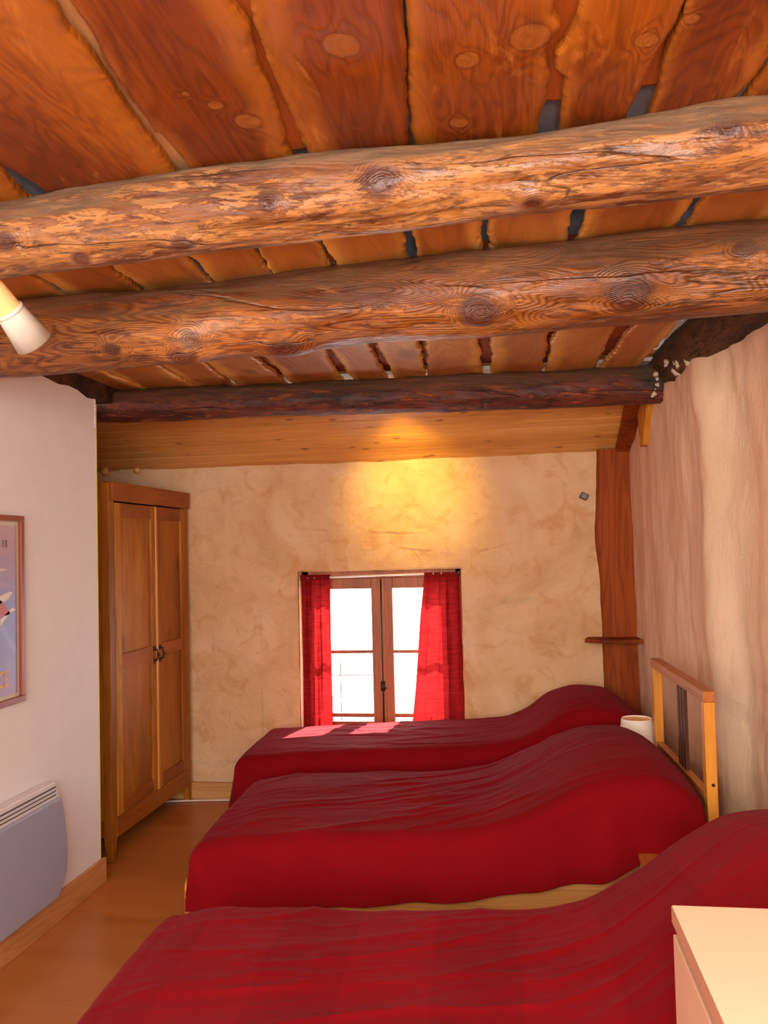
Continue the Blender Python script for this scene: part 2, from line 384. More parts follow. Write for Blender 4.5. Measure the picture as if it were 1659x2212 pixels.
M['log2'] = log_mat('brushed_larch_log', lin(98, 48, 18), lin(134, 74, 26), lin(160, 96, 36), lin(188, 118, 48), .7, .5, .85, gf=330., chip=(5, 40, 40), spec=.6, rough=.38, lo=.55, hi=.59)
M['log3'] = log_mat('smoked_dark_log', lin(48, 20, 12), lin(80, 32, 18), lin(112, 50, 24), lin(180, 92, 40), .6, .7, .3, rough=.5, lo=.55, hi=.63)
M['logplate'] = log_mat('sooty_wall_plate', lin(52, 34, 22), lin(80, 52, 30), lin(104, 66, 36), lin(130, 84, 44), .5, .4, .3, rough=.7, spec=.2)

# ------------------------------------------------------------ room shell
XL, YF = -1.985, 5.30
RW = [(-1.3, 1.12), (2.0, .97), (3.0, .935), (3.42, .905), (3.56, .885), (3.78, .80), (5.3, .72), (5.9, .69)]
def bar(a, b, mat): pass
box('floor', (-2.9, -1.3, -.1), (1.3, 5.5, 0), M['floor'], kind='structure', bevel=0)
# far wall with window opening, undulating lime plaster
WX0, WX1, WZ0, WZ1 = -1.350, -.315, .36, 1.425
xs = []
def spaced(a, b, n): return [a+(b-a)*i/n for i in range(n)]
xs = spaced(-2.85, WX0, 90)+spaced(WX0, WX1, 60)+spaced(WX1, .85, 70)+[.85]
zs = spaced(-.02, WZ0, 24)+spaced(WZ0, WZ1, 60)+spaced(WZ1, 2.42, 120)+[2.42]
def farw():
    vs = []; nx = len(xs); fs = []
    for z in zs:
        for x in xs:
            d = .035*N(x*1.1, z*1.1, 3.3, 3)+.016*N(x*3.2, z*4.2, 9.1, 4)+.004*N(x*14, z*20, 1.1, 3)
            for (gx0, gx1, gz, gs) in ((-1.02, -.78, 1.535, .02), (-.74, -.46, 1.560, -.03), (-1.35, -1.1, 1.60, .05), (-.2, .1, 1.52, .08), (-.9, -.5, 1.66, -.02)):
                if gx0 < x < gx1:
                    tt = (x-gx0)/(gx1-gx0); zc = gz+gs*tt+.008*N(x*9, gz*7, 2)
                    d += (.012*math.sin(PI*tt))*math.exp(-((z-zc-.012)/.012)**2)-(.012*math.sin(PI*tt))*math.exp(-((z-zc)/.006)**2)
            inw = max(0, min(1, 1-max(abs(x-(WX0+WX1)/2)-(WX1-WX0)/2, abs(z-(WZ0+WZ1)/2)-(WZ1-WZ0)/2)/.12))
            y = YF-max(-.02, d*.8)
            # plaster rolls into the reveal
            if WX0-.001 <= x <= WX1+.001 and WZ0-.001 <= z <= WZ1+.001: y = YF+.015
            xx, zz = x, z
            if abs(x-WX0) < .02 or abs(x-WX1) < .02: xx = x+.006*N(z*7, x, 5)
            if abs(z-WZ1) < .02: zz = z+.006*N(x*7, z, 8)
            vs.append((xx, y, zz))
    for j in range(len(zs)-1):
        for i in range(nx-1):
            if WX0-1e-4 <= xs[i] < WX1-1e-4 and WZ0-1e-4 <= zs[j] < WZ1-1e-4: continue
            k = j*nx+i; fs.append((k, k+1, k+nx+1, k+nx))
    me = bpy.data.meshes.new('wall_back'); me.from_pydata(vs, [], fs); shade(me)
    wb = link('wall_back', me, M['far'], None, 'structure')
    bm = bmesh.new()   # reveals of the opening
    for a, b in (((WX0-.25, YF+.01, WZ0-.1), (WX0, 5.50, WZ1+.2)), ((WX1, YF+.01, WZ0-.1), (WX1+.25, 5.50, WZ1+.2)), ((WX0, YF+.01, WZ1), (WX1, 5.50, WZ1+.2)), ((WX0, YF+.01, WZ0-.1), (WX1, 5.50, WZ0))):
        add_box(bm, a, b)
    fin_bm(bm, 'window_reveal', M['far'], wb, bevel=.008)
farw()
def rightw(u, v):
    y = -1.3+u*6.75; z = -.02+v*2.56
    x = smootht(RW, y) if 3.0 < y < 3.8 else lerpt(RW, y)
    tpr = .02*N(z*1.3, 2.2, 5) if 3 < y < 4 else 0
    d = .034*N(y*1.3, z*.6, 7.7, 3)+.007*N(y*6, z*1.8, 2.1, 4)+.003*N(y*16, z*6, 4.4, 3)
    up = max(0, (z-1.9)/.5)
    return (x-d+tpr-.05*up*up*max(0, N(y*3, z*3, 8)+.3), y, z)
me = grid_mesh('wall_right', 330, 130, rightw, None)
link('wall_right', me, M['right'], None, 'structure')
# white partition on the left with ragged top
def leftwall():
    bm = bmesh.new()
    n = 60; top = []
    for i in range(n+1):
        y = -1.3+(3.9+1.3)*i/n
        top.append((XL, y, 2.345-.004*(i % 3)+.012*N(y*5, 1, 2)-(.02 if y > 3.8 else 0)))
    pts = [(XL, -1.3, 0)]+top+[(XL, 3.9, 0)]
    prism(bm, pts, (-.08, 0, 0))
    o = fin_bm(bm, 'wall_left', M['white'], kind='structure')
    box('corner_bead', (XL-.005, 3.897, .115), (XL+.003, 3.905, 2.30), M['bead'], o, bevel=.001)
    # ragged plaster lip beside the third beam
    bm = bmesh.new()
    for k in range(16):
        z = 2.19+.0085*k; bmesh.ops.create_icosphere(bm, subdivisions=2, radius=.008+.006*abs(N(z*60, 3, 1)), matrix=Matrix.Translation((XL-.004, 3.893, z)))
    fin_bm(bm, 'plaster_lip', M['white'], o, smooth=True)
leftwall()
box('wall_alcove', (-2.90, 3.8, 0), (-2.78, 5.5, 2.6), M['far'], kind='structure', bevel=0)
box('wall_alcove_return', (-2.80, 3.80, 0), (XL-.08, 3.88, 2.30), M['white'], kind='structure', bevel=0)
box('wall_front', (-2.9, -1.4, 0), (1.3, -1.3, 2.6), M['white'], kind='structure', bevel=0)
# ceiling : felt layer above, boards and cladding as its parts
bm = bmesh.new(); add_box(bm, (-2.9, -1.4, 2.56), (1.3, 5.6, 2.62)); 
ceil = fin_bm(bm, 'ceiling', M['grey'], kind='structure')
random.seed(4)
def plank(left, right, y0, y1, mat, name='plank', z=2.42, jag=.004, th=.02, label=None, knots=()):
    y0 = max(y0, .3) if z < 2.45 and mat == 'plank_a' else y0
    nseg = max(20, int((y1-y0)*150)); nx = 22
    sd = random.random()*90
    def ex(t, y, s):
        a = lerpt(t, y)
        return a+jag*1.2*N(y*5, sd+s, 1)+jag*.7*N(y*24, sd+s, 4)+jag*.35*N(y*90, sd+s, 9)
    bm = bmesh.new(); lay = bm.verts.layers.float.new('edge'); kl = bm.verts.layers.float.new('knot'); rows = []
    warp = random.uniform(-.006, .006)
    for j in range(nseg+1):
        y = y0+(y1-y0)*j/nseg; a = ex(left, y, 0); b = ex(right, y, 17); row = []
        for i in range(nx+1):
            u = i/nx; x = a+(b-a)*u
            zz = z+warp*(2*u-1)+.003*N(x*4, y*2, sd)+(.006 if i in (0, nx) else 0)
            kv = 0
            for (kx, ky, kr) in knots:
                q = math.hypot(x-kx, (y-ky)*.9)/kr
                if q < 3: kv = max(kv, .6*math.exp(-(q*q-1)*.35) if q > 1 else .6+.4*(1-q))
            v = bm.verts.new((x, y, zz)); v[lay] = 2*u-1; v[kl] = kv; row.append(v)
        for (xx, dz) in ((b+.004*N(y*9, sd, 6), th), (a-.004*N(y*9, sd, 7), th)):
            v = bm.verts.new((xx, y, z+dz)); v[lay] = 1 if xx > (a+b)/2 else -1; row.append(v)
        rows.append(row)
    for r, s in zip(rows, rows[1:]):
        m = len(r)
        for i in range(m): bm.faces.new((r[i], r[(i+1) % m], s[(i+1) % m], s[i]))
    bm.faces.new(rows[0]); bm.faces.new(rows[-1][::-1])
    o = fin_bm(bm, name, M[mat], ceil, smooth=False)
    for p in o.data.polygons: p.use_smooth = abs(p.normal.z) > .8
    if label: o['label'] = label
    return o
f0, f1 = -1.3, 1.80
# front bay (edge polylines: y -> x)
plank([(0, -1.36), (2, -1.40)], [(0, -1.08), (1.74, -1.096), (1.85, -1.12)], f0, 1.93, 'plank_a')
plank([(0, -1.98), (2, -1.98)], [(0, -1.40), (2, -1.42)], f0, 1.95, 'plank_a')
plank([(0, -1.06), (1.71, -1.078), (1.81, -1.063)], [(0, -.70), (1.19, -.676), (1.28, -.690), (1.335, -.686), (1.39, -.690), (1.545, -.709), (1.70, -.715), (1.79, -.724)], f0, 1.90, 'plank_a', knots=[(-.95,1.45,.012)])
plank([(0, -.62), (1.2, -.647), (1.29, -.657), (1.38, -.674), (1.52, -.681), (1.62, -.688), (1.63, -.680), (1.78, -.681)], [(0, -.40), (1.24, -.406), (1.33, -.400), (1.44, -.416), (1.575, -.421), (1.68, -.434), (1.74, -.449)], f0, 1.86, 'plank_a', knots=[(-.535,1.544,.014),(-.494,1.616,.024),(-.576,1.493,.008)])
plank([(0, -.36), (1.25, -.375), (1.32, -.385), (1.43, -.398), (1.62, -.404), (1.74, -.411)], [(0, -.15), (1.29, -.142), (1.35, -.148), (1.43, -.155), (1.56, -.169), (1.73, -.187)], f0, 1.84, 'plank_a', knots=[(-.259,1.392,.03)])
plank([(0, -.145), (1.29, -.138), (1.43, -.151), (1.56, -.165), (1.73, -.180)], [(0, .10), (1.337, .092), (1.378, .090), (1.419, .105), (1.474, .079), (1.496, .078), (1.559, .092), (1.641, .093), (1.715, .081)], f0, 1.83, 'plank_a', jag=.003, knots=[(.055,1.428,.032),(-.051,1.478,.021),(-.08,1.70,.018)])
plank([(0, .15), (1.345, .136), (1.40, .130), (1.474, .116), (1.50, .102), (1.546, .103), (1.581, .124), (1.70, .126)], [(0, .30), (1.375, .295), (1.435, .293), (1.492, .281), (1.555, .271), (1.633, .267), (1.717, .254)], f0, 1.82, 'plank_a', jag=.003, knots=[(.252,1.469,.018)])
plank([(0, .305), (1.375, .300), (1.436, .299), (1.544, .296), (1.68, .300), (1.725, .297)], [(0, .50), (1.587, .478), (1.657, .474), (1.717, .460)], f0, 1.82, 'plank_a', knots=[(.315,1.42,.012)])
plank([(0, .52), (1.61, .490), (1.67, .476), (1.72, .474)], [(0, .80), (2, .76)], f0, 1.82, 'plank_a')
plank([(0, .82), (2, .775)], [(0, 1.12), (2, 1.02)], f0, 1.82, 'plank_a')
# boards above the front gaps, ending short of the first log
for (x0, x1, ye, m) in ((-.80, -.58, 1.95, 'backing_tan'), (-.50, -.32, 1.80, 'backing'), (.03, .20, 1.70, 'backing'), (.22, .40, 1.68, 'backing'), (-1.15, -1.0, 1.62, 'backing')):
    plank([(0, x0), (2, x0)], [(0, x1), (2, x1)], f0, ye, m, 'backing_board', z=2.446, jag=.0, th=.015)
# middle bay
mid = [-1.98, -1.70, -1.42, -1.15, -.90, -.695, -.50, -.255, -.045, .20, .49, .74, .95]
mg = [.01, .01, .02, .02, .02, .012, .02, .03, .024, .036, .03, .02, .02]
for i in range(len(mid)-1):
    a = mid[i]+mg[i]/2; b = mid[i+1]-mg[i+1]/2
    plank([(1.8, a+.01), (2.6, a-.01)], [(1.8, b+.01), (2.6, b-.01)], 1.95, 2.68, 'plank_b', jag=.008)
# rear bay
rear = [(-2.05, -2.05, -1.85, -1.86), (-1.845, -1.855, -1.555, -1.595), (-1.545, -1.580, -1.325, -1.405), (-1.315, -1.395, -1.08, -1.125), (-1.050, -1.085, -.765, -.825),
        (-.728, -.775, -.55, -.600), (-.530, -.565, -.336, -.410), (-.308, -.388, -.105, -.118), (-.047, -.078, .178, .170), (.202, .192, .440, .432), (.510, .462, .690, .640)]
for (a0, a1, b0, b1) in rear:
    plank([(3.3, a0), (4.3, a1)], [(3.3, b0), (4.3, b1)], 2.72, 4.30+random.uniform(0, .03), 'plank_b', jag=.010)
for (x0, x1) in ((-1.17, -1.0), (-.86, -.70), (-.62, -.50), (-.44, -.29), (-.14, -.02), (.15, .23), (.40, .53)):
    plank([(0, x0), (5, x0)], [(0, x1), (5, x1)], 2.5, 4.10+random.uniform(0, .1), 'post', 'backing_board', z=2.446, jag=0, th=.015)
# pine cladding sloping down to the window wall
def cladding():
    bm = bmesh.new(); w_ = .088; n = 12
    y0, z0 = 5.32, 2.102; dy, dz = -.928, .372
    L = math.hypot(dy, dz); dy /= L; dz /= L
    nrm = Vector((0, dz, -dy)).normalized()
    if nrm.z > 0: nrm = -nrm
    for k in range(n):
        a = k*w_; b = a+w_
        pts = [(a, .006), (a+.004, 0), (b-.004, 0), (b, .006), (b, -.0)]
        def P(s, d, x): return Vector((x, y0+dy*s, z0+dz*s))-nrm*d
        A = [P(a, .008, 0), P(a+.005, 0, 0), P(b-.003, 0, 0), P(b-.003, .02, 0), P(a, .02, 0)]
        prism(bm, [v+Vector((-2.85, 0, 0)) for v in A], (3.65, 0, 0))
    fin_bm(bm, 'pine_cladding', M['pine_clad'], ceil)
cladding()
# grey-white sheathing that shows past the rear plank ends
box('plaster_strip', (-2.05, 4.32, 2.452), (.9, 4.55, 2.47), M['plastic'], ceil, bevel=0)

# ------------------------------------------------------------ logs
def log(name, p0, p1, r0, r1, mat, label, knots, amp=.012, sag=0, path=None, group='round log beams under the plank ceiling', nl=300, nr=72, seed=1):
    p0 = Vector(p0); p1 = Vector(p1); d = p1-p0; L = d.length
    me = bpy.data.meshes.new(name); vs = []; fs = []; kn = []
    def sub(p):
        u = p/L
        y = z = 0
        if path: y = lerpt([(a, b) for a, b, c in path], u); z = lerpt([(a, c) for a, b, c in path], u)
        return y, z
    for i in range(nl+1):
        x = L*i/nl; r = r0+(r1-r0)*i/nl; oy, oz = sub(x)
        for k in range(nr):
            a = 2*PI*k/nr
            ca, sa = math.cos(a), math.sin(a)
            dr = amp*1.5*N(x*1.4, ca*.8+seed, sa*.8, 3)+amp*.45*N(x*5, ca*2.5+seed*3, sa*2.5, 4)
            kv = 0
            for (kx, ka, kr, kh) in knots:
                da = (a-ka+PI) % (2*PI)-PI
                dist = math.hypot((x-kx)/1.25, da*r)/kr
                if dist < 3:
                    dr += kh*math.exp(-dist*dist*.6)
                    if dist < 1.0: dr -= kh*.45*math.exp(-(dist*2.0)**2)
                    kv = max(kv, max(0, 1-dist*.62))
            rr = r+dr
            vs.append((x, oy+rr*ca, oz+rr*sa)); kn.append(kv)
    for i in range(nl):
        for k in range(nr):
            a = i*nr+k; b = i*nr+(k+1) % nr
            fs.append((a, b, b+nr, a+nr))
    fs.append(tuple(range(nr))[::-1]); fs.append(tuple(nl*nr+k for k in range(nr)))
    me.from_pydata(vs, [], fs); at = me.attributes.new('knot', 'FLOAT', 'POINT'); at.data.foreach_set('value', kn)
    shade(me)
    o = link(name, me, mat)
    o.matrix_world = Matrix.Translation(p0) @ d.to_track_quat('X', 'Z').to_matrix().to_4x4()
    if label: tag(o, label, 'beam', group)
    return o
# angle 0 = away from camera (+y), PI = facing camera, 3PI/2 = down
log('ceiling_beam', (-1.98, 1.945, 2.330), (1.16, 1.70, 2.350), .094, .077, M['log1'], 'peeled orange round log beam nearest the camera, greyed on top with spiralling cracks',
    [(.85, 3.6, .03, .012), (1.28, 4.2, .022, .012), (1.50, 3.5, .02, .010), (1.75, 3.3, .035, .014), (2.05, 4.3, .026, .014), (2.42, 3.1, .03, .016), (2.62, 3.7, .022, .012), (1.02, 4.35, .02, .01), (2.9, 4.6, .03, .01)], seed=1, path=[(0, 0, 0), (1, 0, 0)])
log('ceiling_beam', (-1.98, 2.665, 2.295), (1.13, 2.365, 2.300), .122, .118, M['log2'], 'thick middle log beam with swirling brown grain and large dark knots',
    [(.78, 3.9, .03, .006), (1.05, 3.75, .035, .018), (1.00, 4.3, .045, .022), (1.33, 4.35, .05, .02), (1.93, 3.8, .05, .028), (2.33, 3.75, .055, .022), (2.75, 3.4, .07, .02), (2.62, 3.0, .03, .01)], seed=7, path=[(0, 0, 0), (.35, 0, -.004), (.6, 0, .004), (1, 0, 0)])
log('ceiling_beam', (-2.30, 4.17, 2.338), (1.02, 4.345, 2.332), .083, .094, M['log3'], 'thin smoke-darkened log beam furthest back, above the pine cladding',
    [(1.5, 3.7, .03, .010), (2.45, 3.6, .03, .010), (.75, 4.1, .03, .008), (2.0, 4.4, .03, .008)], seed=13, amp=.008)
log('wall_plate', (.80, 4.5, 2.42), (.93, 2.55, 2.43), .115, .11, M['logplate'], None, [], seed=21, nl=120, nr=40)
tag(bpy.data.objects['wall_plate'], 'sooty dark log lying along the top of the right wall under the planks', 'beam')
box('edge_board', (-2.9, .9, 2.335), (-1.99, 4.25, 2.425), M['logplate'], ceil, bevel=.004)
# broken plaster lumps where the right wall meets the logs
random.seed(11)
def lump(p, s, mat):
    bm = bmesh.new(); bmesh.ops.create_icosphere(bm, subdivisions=3, radius=1)
    sd = random.random()*50
    for v in bm.verts:
        n = 1+.5*N(v.co.x*1.4+sd, v.co.y*1.4, v.co.z*1.4, 3); v.co = Vector((v.co.x*s[0]*n, v.co.y*s[1]*n, v.co.z*s[2]*n))+Vector(p)
    return bm
wr = bpy.data.objects['wall_right']
bmm = bmesh.new()
for k in range(26):
    t = k/25
    y = 4.32-1.15*t; x = lerpt(RW, y)-.012-.03*random.random(); z = 2.335+.045*random.random()+.02*t
    b = lump((x, y, z), (.014+.016*random.random(), .02+.02*random.random(), .016+.02*random.random()), None)
    m_ = bpy.data.meshes.new('t'); b.to_mesh(m_); b.free(); bmm.from_mesh(m_); bpy.data.meshes.remove(m_)
for k in range(12):
    y = 4.27+.02*random.random(); x = lerpt(RW, y)-.03-.05*random.random(); z = 2.27+.1*random.random()
    b = lump((x, y-.03, z), (.012, .012, .012), None)
    m_ = bpy.data.meshes.new('t'); b.to_mesh(m_); b.free(); bmm.from_mesh(m_); bpy.data.meshes.remove(m_)
fin_bm(bmm, 'plaster_crumbs', plain('pale_plaster_crumbs', lin(205, 190, 160), .9), wr, smooth=True)

# rafter under the cladding, bracket, post, shelf
def rafter():
    bm = bmesh.new()
    prism(bm, [(.628, 5.29, 2.108), (.628, 4.45, 2.445), (.628, 4.45, 2.385), (.628, 5.29, 2.075)], (.14, 0, 0))
    tag(fin_bm(bm, 'rafter', M['post'], bevel=.006), 'short dark brown rafter sloping along the cladding beside the right wall', 'rafter')
rafter()
def bracket():
    bm = bmesh.new()
    prism(bm, [(.70, 4.83, 2.335), (.70, 4.40, 2.335), (.70, 4.66, 2.075), (.70, 4.76, 2.075)], (.07, 0, 0))
    o = fin_bm(bm, 'wall_bracket', M['bedpine'], bevel=.004)
    tag(o, 'small orange triangular wooden bracket on the right wall below the dark beam', 'bracket')
bracket()
def post():
    n = 60; bm = bmesh.new(); rows = []
    for i in range(n+1):
        z = i/n*2.12
        xl = lerpt([(0, .535), (.69, .521), (1.3, .515), (1.6, .50), (2.12, .521)], z)+.006*N(z*4, 0, 1)+.002*N(z*20, 4, 1)
        xr = .745+.008*N(z*3, 5, 1)
        rows.append([bm.verts.new(p) for p in ((xl, 5.31, z), (xl+.004, 5.235, z), (xl+.018, 5.222+.003*N(z*6, 1, 1), z), (xl+.1, 5.215+.004*N(z*5, 9, 1), z), (xr-.015, 5.222, z), (xr, 5.235, z), (xr, 5.31, z))])
    for a, b in zip(rows, rows[1:]):
        for k in range(7): bm.faces.new((a[k], a[(k+1) % 7], b[(k+1) % 7], b[k]))
    bm.faces.new(rows[0]); bm.faces.new(rows[-1])
    tag(fin_bm(bm, 'timber_post', M['post']), 'rough red-brown upright timber post in the rear right corner', 'post')
post()
def shelf():
    bm = bmesh.new()
    prism(bm, [(.405, 5.13, .985), (.43, 5.24, .985), (.72, 5.24, .985), (.72, 5.06, .985), (.60, 5.055, .985), (.47, 5.09, .985)], (0, 0, .022))
    tag(fin_bm(bm, 'corner_shelf', M['post'], bevel=.003), 'little rough wooden shelf fixed across the corner timber post', 'shelf')
shelf()
def plug(name, p, r, mat, label, cat, group=None, sq=1.0):
    bm = bmesh.new(); bmesh.ops.create_uvsphere(bm, u_segments=24, v_segments=14, radius=r)
    for v in bm.verts:
        v.co *= 1+.08*N(v.co.x*30, v.co.y*30, p[0]*9); v.co.y *= sq
    o = fin_bm(bm, name, mat, smooth=True); o.location = p
    return tag(o, label, cat, group)
knobm = plain('varnished_log_end', lin(226, 168, 96), .25)
plug('roof_pole_end', (-2.609, 5.25, 2.108), .030, knobm, 'round shiny varnished pole end above the wardrobe, the left of two', 'log end', 'varnished pole ends under the cladding')
plug('roof_pole_end', (-2.391, 5.25, 2.106), .024, knobm, 'smaller varnished pole end under the cladding, right of the larger one', 'log end', 'varnished pole ends under the cladding')
plug('metal_stud', (-2.503, 5.262, 2.108), .010, M['silver'], 'tiny grey metal stud between the two varnished pole ends', 'stud')
bm = bmesh.new(); add_box(bm, (-.022, -.05, -.018), (.022, .04, .018), Matrix.Rotation(.5, 4, 'Y'))
pg = fin_bm(bm, 'wooden_peg', M['slat'], bevel=.004); pg.location = (.438, 5.28, 1.845)
tag(pg, 'small dark square wooden peg sticking out of the wall left of the corner post', 'peg')

# ------------------------------------------------------------ window
def window():
    Y0 = 5.43
    fr = bmesh.new()   # fixed frame
    add_box(fr, (WX0, Y0-.01, WZ1-.05), (WX1, Y0+.06, WZ1+.01)); add_box(fr, (WX0, Y0-.01, WZ0), (WX0+.045, Y0+.06, WZ1)); add_box(fr, (WX1-.045, Y0-.01, WZ0), (WX1, Y0+.06, WZ1)); add_box(fr, (WX0, Y0-.01, WZ0), (WX1, Y0+.06, WZ0+.04))
    root = fin_bm(fr, 'window_1', M['winwood'], bevel=.004, kind='structure')
    for (x0, x1, g0, g1) in ((WX0+.045, -.838, -1.24, -.900), (-.836, WX1-.045, -.762, -.42)):
        b = bmesh.new()
        add_box(b, (x0, Y0, WZ0+.04), (g0, Y0+.045, WZ1-.05)); add_box(b, (g1, Y0, WZ0+.04), (x1, Y0+.045, WZ1-.05))
        for (za, zb) in ((WZ0+.04, WZ0+.10), (.487, .513), (.893, .914), (1.306, WZ1-.05)): add_box(b, (g0, Y0+.004, za), (g1, Y0+.042, zb))
        s = fin_bm(b, 'window_sash', M['winwood'], root, bevel=.004)
        for (za, zb) in ((.46, .487), (.513, .893), (.914, 1.306)):
            box('pane', (g0-.003, Y0+.02, za-.003), (g1+.003, Y0+.024, zb+.003), M['glass'], s, bevel=0)
    box('cover_strip', (-.852, Y0-.016, WZ0+.04), (-.812, Y0+.002, WZ1-.055), M['winwood'], root, bevel=.005)
    b = bmesh.new(); tube(b, [(-.832, Y0-.024, WZ0+.06), (-.832, Y0-.024, WZ1-.06)], .005); add_box(b, (-.845, Y0-.034, .66), (-.819, Y0-.014, .72)); tube(b, [(-.832, Y0-.03, .69), (-.832, Y0-.06, .69), (-.80, Y0-.065, .685)], .006)
    fin_bm(b, 'window_latch', M['iron'], root, smooth=True)
    box('window_sill', (WX0, YF-.02, WZ0-.03), (WX1, Y0, WZ0), M['winwood'], root, bevel=.004)
window()
def grille():
    b = bmesh.new(); Y = 5.70
    for z in (.715, .565, .42, .30): tube(b, [(-1.9, Y, z), (.2, Y, z)], .003, 8)
    for x in (-1.165, -.46): tube(b, [(x, Y, .10), (x, Y, .83)], .0035, 8)
    tag(fin_bm(b, 'balcony_railing', M['iron'], smooth=True), 'thin wire railing seen outside through the lower window panes', 'railing')
grille()
box('trim_1', (-2.0, 5.63, .02), (.3, 5.78, .10), M['grey'], kind='structure', bevel=.01)
def curtain(x0t, x1t, x0b, x1b, zt, zb, inner, label, seed):
    fold = 3.2
    def fn(u, v):
        z = zb+(zt-zb)*v
        vv = v
        if inner > 0:  # inner edge on the right (left curtain)
            a = x0b+(x0t-x0b)*vv; b = x1b+(x1t-x1b)*vv
        else:
            e = lerpt([(0, x0b), (.35, -.622), (.75, -.582), (1, x0t)], v); a = e; b = x1b+(x1t-x1b)*vv
        x = a+(b-a)*u
        amp = .016*(1-.35*v)
        y = 5.345+amp*math.sin(u*fold*2*PI+2.2*math.sin(v*1.6+seed+u*3)+seed)*(.55+.45*N(u*4, v*1.2, seed+3))+.016*N(u*5, v*1.5, seed)
        return (x+.003*math.sin(u*40+v*3), y, z)
    me = grid_mesh('curtain', 140, 60, fn, None, lambda u, v: (u*.3, v))
    o = link('curtain', me, M['curtain'])
    tag(o, label, 'curtain', 'pair of red curtains at the window')
    b = bmesh.new(); n = 4 # tab loops over the rod
    for k in range(n):
        u = (k+.5)/n; xc = x0t+(x1t-x0t)*u; w_ = abs(x1t-x0t)/n*(.485 if k != 1 else .40)
        zr = 1.392
        for s in (-1, 1): add_box(b, (xc-w_, 5.338+s*.012-.001, zt-.02), (xc+w_, 5.338+s*.012+.001, zr+.012))
        add_box(b, (xc-w_, 5.326, zr+.010), (xc+w_, 5.351, zr+.0125))
    fin_bm(b, 'tab_loops', M['curtain'], o)
curtain(-1.338, -1.146, -1.338, -1.148, 1.392, .30, 1, 'red cotton curtain hanging left of the window, drawn back straight', 1.0)
curtain(-.545, -.325, -.665, -.312, 1.398, .30, -1, 'red cotton curtain right of the window, flaring wide and lit through from behind', 2.6)
rb = bmesh.new(); tube(rb, [(WX0+.002, 5.338, 1.383), (-.8, 5.338, 1.392), (WX1-.002, 5.338, 1.400)], .006, 12)
rod = empty('curtain_rod', (0, 0, 0)); tag(rod, 'thin white curtain rod spanning the window opening behind the curtain tabs', 'curtain rod')
fin_bm(rb, 'rod', M['plastic'], rod, smooth=True)
rb = bmesh.new(); bmesh.ops.create_uvsphere(rb, u_segments=16, v_segments=10, radius=.014, matrix=Matrix.Translation((-.328, 5.31, 1.398))); tube(rb, [(-.328, 5.31, 1.398), (-.326, 5.338, 1.40)], .005)
fin_bm(rb, 'finial', M['slat'], rod, smooth=True)

# ------------------------------------------------------------ skirtings
box('baseboard_left', (XL, -1.3, 0), (XL+.02, 3.925, .118), M['base'], kind='structure', bevel=.003)
box('baseboard_back', (-2.78, YF-.035, 0), (.7, YF-.012, .105), M['base_x'], kind='structure', bevel=.003)
b = bmesh.new(); tube(b, [(-2.5, 5.10, .008), (-2.25, 5.17, .008), (-2.0, 5.215, .008), (-1.8, 5.235, .008), (-1.5, 5.24, .008), (-1.0, 5.23, .008)], .006, 8)
tag(fin_bm(b, 'power_cable', M['cable'], smooth=True), 'thin white power cable lying on the floor along the rear skirting', 'cable')

